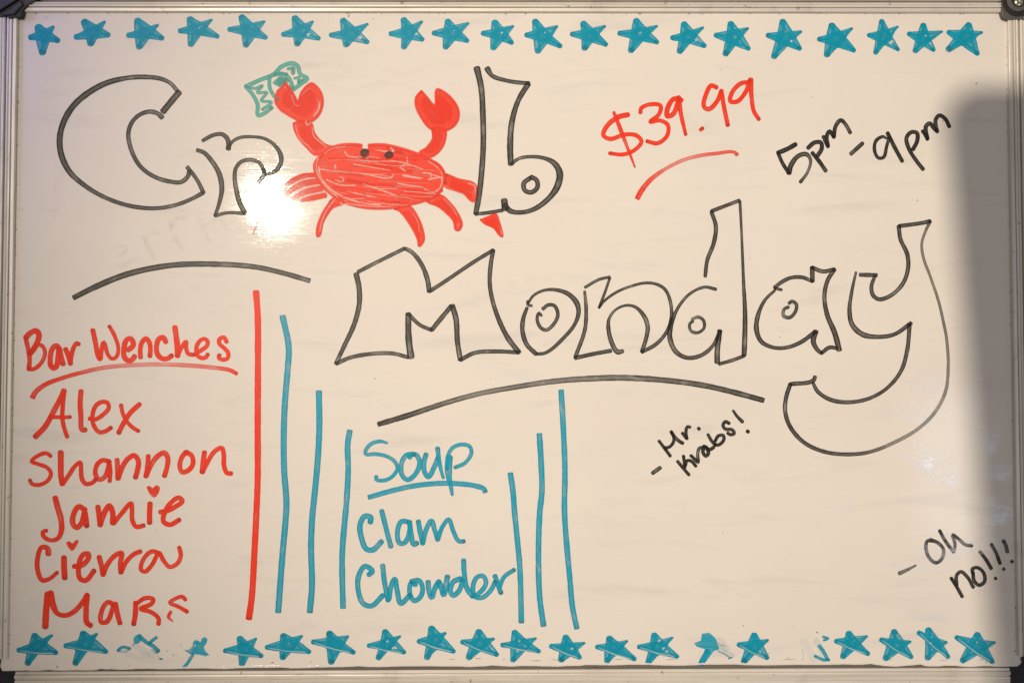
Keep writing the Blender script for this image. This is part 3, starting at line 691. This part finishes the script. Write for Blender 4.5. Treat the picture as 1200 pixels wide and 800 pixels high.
outl([("730,198 687,188", 3.4), ("690,200,3 630,260,3.8 590,350,5.2 582,430,6 610,500,5.2 680,535,4.4 760,535,4.4 840,505 928,442,5", 4.4), ("930,440,6.4 915,500,6 940,550,5 963,568,4.6", 5.4), ("963,568 1010,535 1055,540", 4.6), ("1067,550,6.6 1040,450,6.4 995,340,5.6 980,230,5 1000,140,5 1040,78,4.6", 5), ("1040,78 970,90 907,67", 4.8), ("908,66 910,148", 5.4), ("910,148 850,125 780,128 730,152 687,185", 4.4),
      ("770,298,4 745,310,3.6 740,350,4 775,360,4 810,325,4 815,282,4 790,265 772,277", 3.8)], Vd)
Y1 = (900, 240, 5); Y2 = (900, 380, 5)
outl([("515,395,3 490,510,3.8 477,620,5 492,700,6.2 550,757,6.2 640,773,5 740,758,4.6 838,692,5", 5, Y1), ("828,0,5 825,60,5 815,150,5 780,270,4.6 700,370,4.2 600,430,4.2 480,455,4.6 370,442,5 290,392,4.6 262,340,4", 4.6, Y2), ("275,305,4.6 268,325,5 130,350,4.8", 4.6, Y2),
      ("130,350,5,.95 105,430,5 100,510,5 130,600,5,.95 210,690,4.8 330,745,4.6,.95 480,760,4.6,.9 600,745,4.2,.8 740,690,4,.6 880,610,4,.55 980,510,4,.55 1040,390,3.8,.6 1055,240,3.4,.65 1045,80,3.4,.7 1030,0,3.4,.7 1000,-130,3.2,.68 950,-280,3.2,.66 910,-390,3.2,.64 900,-470,3.2,.64 920,-540,3.2,.75 950,-603,4,.9", 4, Y2),
      ("950,95 910,105 767,125", 4.6, Y1), ("765,125,5 775,200,4.8 815,290,5 820,370,5 790,460,4.8 720,530,4.6 650,553,4.8 615,530,5 605,480,4.6 625,418,4", 4.6, Y1), ("636,412 538,410", 4.8, Y1)], Y1)

# ---------------------------------------------------------------- crab and banknote drawings
VN = (270, 60, 6.667)
I = Ink()
for s, w in (("120,277 230,227 340,182 400,122 490,97 525,117 545,180 600,215 550,257 490,302", 4.8), ("122,280 180,350 213,420 215,503 262,488 322,442", 4.6), ("305,200 308,290 340,350 368,380", 4.4), ("345,187 400,177 450,202 475,250 483,287", 4.6)):
    I.stroke(s, VN, w, .95)
note = I.build('banknote_drawing', TEA, board, 'teal outline of a fluttering banknote in the left claw')
I = Ink(3e-5)
for s, w in (("150,285 200,292 250,270 210,325 285,325 240,387 320,400 250,457", 3.4), ("345,250 400,205 365,262 430,215 385,275 445,230", 4.4), ("450,140 500,130 475,160 500,150 488,178", 3.6), ("500,215 540,205 528,240 572,222 530,250", 3), ("350,180 440,180", 3.5)):
    I.stroke(s, VN, w, .85)
I.build('scribble', TEA, note)
VC = (340, 150, 4.444)
V4 = (300, 0, 4)
body = "235,97 300,86 370,86 378,108 402,110 408,88 480,87 560,101 640,126 720,161 780,196 806,240 806,290 788,328 740,360 690,385 620,400 520,419 420,420 330,405 270,385 210,345 160,290 128,230 128,180 155,152 190,125"
I = Ink().fill(body, VC, .05, 1.02)
random.seed(3)
PALE = []
for k in range(46):
    v = random.uniform(-.92, .92)
    y = 255 + v * 158; half = 335 * math.sqrt(1 - v * v) * .95; cx = 465 + v * 22
    a = random.uniform(-1, .55); b = a + random.uniform(.3, .9); b = min(b, 1)
    x0 = cx + half * a; x1 = cx + half * b; sl = random.uniform(0, 14)
    I.stroke("%f,%f %f,%f %f,%f" % (x0, y - sl, (x0+x1)/2, y + random.uniform(-4, 6), x1, y + sl), VC, random.uniform(2, 4.5), random.uniform(.08, .42))
    if k % 2: PALE.append(("%f,%f %f,%f %f,%f" % (x0, y - sl + 10, (x0+x1)/2, y + 11 + random.uniform(-4, 6), x1, y + sl + 10), random.uniform(.5, 1.0), random.uniform(.3, .7)))
I.stroke("372,90 300,86 232,98 180,130 150,155 128,185 130,230 160,292 212,345 275,385 335,405 420,418 520,417 620,399 690,382 745,358 790,325", VC, 3.2, .85)
I.stroke("410,90 480,88 560,102 640,127 720,162 778,197 803,240 806,285", VC, 3.4, .85)
crab = I.build('crab_drawing', RED, board, 'red hand-drawn crab standing in for a letter of the top word')
I = Ink(1.6e-4)
for s, w, d in (("150,215 280,228 400,243 528,258 540,240", 1.1, .8), ("380,292 460,320 552,352", 1.1, .8), ("590,248 640,258 685,264", 1.8, .95), ("150,205 160,255 215,322 300,368 400,395 470,400", 1.3, .75), ("600,190 575,205 600,225", 1.1, .6), ("285,125 300,145 400,150 470,160", 1.1, .6), ("190,270 260,298 340,300", 1.2, .7),
                ("700,320 750,335 785,305 790,262 720,270", 1.3, .8), ("700,232 760,250 800,262", 1.1, .8), ("610,155 612,185", 1.2, .8), ("235,195 238,212", 1.4, .8), ("125,190 140,240 165,290 205,335 240,350", 1.2, .9), ("400,155 410,175", 2.4, .9), ("690,235 735,240 728,268", 1, .7), ("260,255 278,262 275,280 235,272", 1.1, .6),
                ("560,290 620,300 690,310", 1, .5), ("300,330 380,350 450,362", 1, .45), ("520,170 600,185 690,215", 1, .4), ("445,118 540,122 525,105", 1.4, .6), ("330,190 420,205 520,222", .9, .5), ("150,150 135,175 130,200", 1.2, .9), ("265,378 272,402 290,380", 1.3, .8)):
    I.stroke(s, VC, w * 1.5, 1.15)
for s, w, d in PALE: I.stroke(s, VC, w * 1.35, d * 1.3)
for s in ("150,160 138,190 142,225 165,275 200,320 250,362", "180,138 215,112 290,98", "290,395 360,404 460,412 540,410", "720,175 765,205 790,240 790,300"): I.stroke(s, VC, 1.3, 1.)
I.build('thin_streaks', GAP, crab)
def limb(name, poly, view, ang, marks=(), smooth=True, lw=2.6, dens=.96):
    J = Ink(2e-5).fill(poly, view, ang, dens * 1.06, smooth)
    pp = parse(poly, view); mx_ = sum(q[0] for q in pp)/len(pp); my_ = sum(q[1] for q in pp)/len(pp)
    J.fill([[mx_ + (q[0]-mx_)*.72, my_ + (q[1]-my_)*.72] for q in pp], (0, 0, 1), ang + .5, .45, smooth)
    P = parse(poly, view); J.stroke([[p[0], p[1], lw, .83 * dens] for p in P + [P[0]]])
    o = J.build(name, RED, crab)
    if marks:
        K = Ink(1.8e-4)
        for s, v, w, d in marks: K.stroke(s, v, w, d)
        g = K.build('thin_streak', GAP, crab)
    return o
limb('claw', "428,245 468,295 500,350 526,395 555,325 598,272 635,252 678,282 712,335 722,400 708,468 675,520 628,556 600,575 495,525 442,495 385,455 352,400 352,370 372,308 402,285", VN, 1,
     [("697,405 690,455 652,507", VN, 2.6, 1.), ("480,345 490,385 515,425 540,430", VN, 1, .8), ("560,350 580,320 615,295", VN, 1, .8), ("425,285 430,290", VN, 1.5, 1), ("355,425 400,480 440,492", VN, 1, .8), ("590,545 600,580 630,560", VN, 1.8, 1)])
limb('arm', "495,565 500,610 540,690 600,755 660,810 740,790 815,752 750,735 700,698 655,640 628,560 560,545", VN, 1.2,
     [("508,575 530,660 560,705 600,735", VN, 1.1, .9), ("640,600 650,660 700,710 755,752", VN, 1.3, 1), ("600,730 650,790", VN, 1.4, .9)])
limb('claw', "775,428 800,455 838,495 848,420 900,446 944,503 950,550 930,590 888,613 820,605 778,558 750,500 750,458", V4, .8, smooth=True)
limb('arm', "825,600 885,606 883,668 848,720 800,740 768,716 800,692 828,650", V4, 1.1, [("800,690 770,705 760,715", V4, 1.2, .6)])
limb('leg', "815,242 880,268 955,288 974,320 962,384 940,378 910,346 860,326 805,302", VC, .4, [("930,290 960,300 965,330", VC, 1.5, 1), ("800,300 850,325 905,345", VC, 1, .8)], smooth=False)
limb('leg', "990,478 1040,458 1070,445 1090,490 1105,568 1090,560 1060,522 1010,498", VC, .9, smooth=False, lw=1.6)
limb('leg', "705,375 780,350 838,397 876,450 894,505 878,534 862,530 855,490 810,440 760,402 722,390", VC, .8, [("800,368 840,410 868,455", VC, 1.1, .7), ("872,500 876,512", VC, 1.5, 1)])
limb('leg', "545,422 618,405 662,460 690,530 695,588 671,616 666,585 640,530 602,470 567,430", VC, 1.2, [("640,445 665,490 672,540", VC, 1., .7)])
limb('leg', "210,380 232,364 278,378 268,398 235,405 195,448 168,500 152,562 143,566 140,530 160,462", VC, 2.2, [("235,370 190,430 165,490 155,540", VC, 1.6, .8), ("270,385 265,405", VC, 2, .9)])
Ink(2e-5).fill("372,204 352,207 338,216 332,226 340,234 354,237 368,236 382,230", (0, 0, 1), .4, .30).stroke("374,205,5,.95 356,206,6,.65 344,211,6,.6 332,220,5,.3", (0, 0, 1)).stroke("374,212,7,.9 354,216,7,.6 340,224,6,.5 328,236,4,.25", (0, 0, 1)).stroke("376,221,7,.85 358,225,7,.55 344,232,5,.35", (0, 0, 1)).stroke("381,229,6,.95 366,232,6,.8 354,235,4,.4", (0, 0, 1)).stroke("372,203,2,.9 352,206,2,.8 334,216,2,.5", (0, 0, 1)).build('leg', RED, crab)  # ink load fades outward, painting in the glare that washes the leg out
Ink(2e-5).stroke("334,222,4,.4 314,240,4,.3 303,258,3,.3 297,274,2.5,.4", (0, 0, 1)).build('leg', RED, crab)  # outer leg thinned likewise, glare painted into the ink load
Ink(1.1e-3).fill("366,125 380,112 402,112 410,130 402,150 385,156 368,146", VC).stroke("370,128 385,112 408,122", VC, 1.5).build('eye', BLK, crab)
Ink(1.1e-3).fill("491,142 508,126 530,126 538,142 525,158 506,162 494,154", VC).stroke("495,140 512,126 532,130", VC, 1.5).build('eye', BLK, crab)

# ---------------------------------------------------------------- ghosts of wiped-off writing
G = (0, 200, 4); I = Ink(-2e-5)
for s in ("515,405 560,392 590,372 562,358 530,410 560,445 650,405", "675,310 690,350 720,410", "680,335 700,292 745,285", "795,240 815,300 850,370", "808,262 830,226 868,222", "925,195 945,260 980,330", "948,262 1000,240 1020,215", "1030,210 1050,250 1072,290"):
    I.stroke(s, G, 6.5, random.uniform(.6, .95))
I.build('erased_writing', GHO, board, 'faint grey ghost of wiped-off letters under the title')
I = Ink(-2e-5)
for k in range(26):
    x = random.uniform(320, 560) if k % 2 else random.uniform(140, 280); y = random.uniform(62, 108) if k % 2 else random.uniform(440, 620)
    l = random.uniform(25, 80); I.stroke("%f,%f %f,%f %f,%f" % (x, y, x + l/2, y + random.uniform(-4, 4), x + l, y + random.uniform(-8, 8)), (0, 0, 1), random.uniform(3, 9), random.uniform(.1, .32))
for a in ('345,58 390,66 440,60', '330,84 380,92 430,84', '385,100 410,108 450,98', '640,90 700,84 760,92', '700,640 760,634 840,642', '760,690 820,700 900,692', '860,560 910,566 960,556', '60,150 70,200 64,250', '600,330 640,326 700,332', '690,600 730,585 800,590', '1000,180 1040,190 1080,184', '450,640 500,634 560,640'):
    I.stroke(a, (0, 0, 1), random.uniform(8, 16), random.uniform(.2, .42))
I.build('wipe_mark', GHO, board)['kind'] = 'stuff'

# ---------------------------------------------------------------- glossy smears at the right, the cool glare partly painted in pale blue
mS, nt, p = mat('smear_glare')
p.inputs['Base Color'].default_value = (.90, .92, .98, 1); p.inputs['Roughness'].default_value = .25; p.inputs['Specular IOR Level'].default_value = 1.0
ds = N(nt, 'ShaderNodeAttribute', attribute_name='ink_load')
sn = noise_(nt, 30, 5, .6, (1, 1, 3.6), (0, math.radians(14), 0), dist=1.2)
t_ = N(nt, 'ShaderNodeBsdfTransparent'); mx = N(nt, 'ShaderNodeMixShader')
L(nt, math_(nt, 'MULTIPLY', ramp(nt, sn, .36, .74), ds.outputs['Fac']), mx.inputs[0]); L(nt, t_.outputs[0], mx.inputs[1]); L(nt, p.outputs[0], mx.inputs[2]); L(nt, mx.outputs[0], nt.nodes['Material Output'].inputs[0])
def glare_smear(cx, cy, rx, ry, d, rot=0.):
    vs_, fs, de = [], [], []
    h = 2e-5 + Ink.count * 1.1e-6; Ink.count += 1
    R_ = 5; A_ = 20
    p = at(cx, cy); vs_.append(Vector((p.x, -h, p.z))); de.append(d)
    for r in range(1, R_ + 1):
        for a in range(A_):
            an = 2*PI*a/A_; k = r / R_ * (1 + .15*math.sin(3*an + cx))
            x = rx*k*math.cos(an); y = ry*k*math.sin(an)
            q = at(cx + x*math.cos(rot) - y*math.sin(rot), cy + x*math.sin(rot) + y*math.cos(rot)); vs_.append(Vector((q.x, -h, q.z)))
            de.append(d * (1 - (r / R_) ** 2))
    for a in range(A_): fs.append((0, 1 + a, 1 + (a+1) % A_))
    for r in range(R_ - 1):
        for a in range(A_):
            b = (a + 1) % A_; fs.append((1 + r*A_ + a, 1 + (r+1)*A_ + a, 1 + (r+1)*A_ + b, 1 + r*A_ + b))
    finish('glare_smear', vs_, fs, mS, board, {'ink_load': de})
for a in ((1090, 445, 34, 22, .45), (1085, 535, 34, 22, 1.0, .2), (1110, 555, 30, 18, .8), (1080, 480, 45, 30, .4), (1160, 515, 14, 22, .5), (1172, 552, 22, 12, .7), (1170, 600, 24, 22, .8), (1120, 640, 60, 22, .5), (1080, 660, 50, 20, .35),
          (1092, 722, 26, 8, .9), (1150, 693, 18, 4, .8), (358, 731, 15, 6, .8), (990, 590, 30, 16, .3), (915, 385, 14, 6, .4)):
    glare_smear(*a)

# ---------------------------------------------------------------- unseen rounded shape added behind the camera to cast the right-hand soft shadow
def sh(px, py, depth=1.05):
    s = at(px, py); t = depth / 3.0; return s + (LAMP - s) * t
P0 = sh(1106, 101); P1 = sh(1164, 781); PR = sh(1330, 101)
n_ = 8; r = .022
dn = (P1 - P0); out_ = []
for i in range(n_ + 1):
    a = PI + PI/2*i/n_; out_.append((P0.x + r + r*math.cos(a), P0.z - r - r*math.sin(a)))
low = P0 + dn * 2.0
pts2 = [(low.x, low.z)] + out_ + [(PR.x, P0.z), (PR.x + .06, low.z)]
yv = -1.05
vs_ = [Vector((x, yv, z)) for x, z in pts2] + [Vector((x, yv - .03, z)) for x, z in pts2]; k = len(pts2)
fs = [list(range(k)), list(range(2*k-1, k-1, -1))] + [[i, i + k, (i+1) % k + k, (i+1) % k] for i in range(k)]
blocker = finish('shadow_blocker', vs_, fs, M_blocker, None)
blocker['label'] = 'added unseen dark panel that casts the soft shadow down the right side of the board'
blocker['category'] = 'blocker'
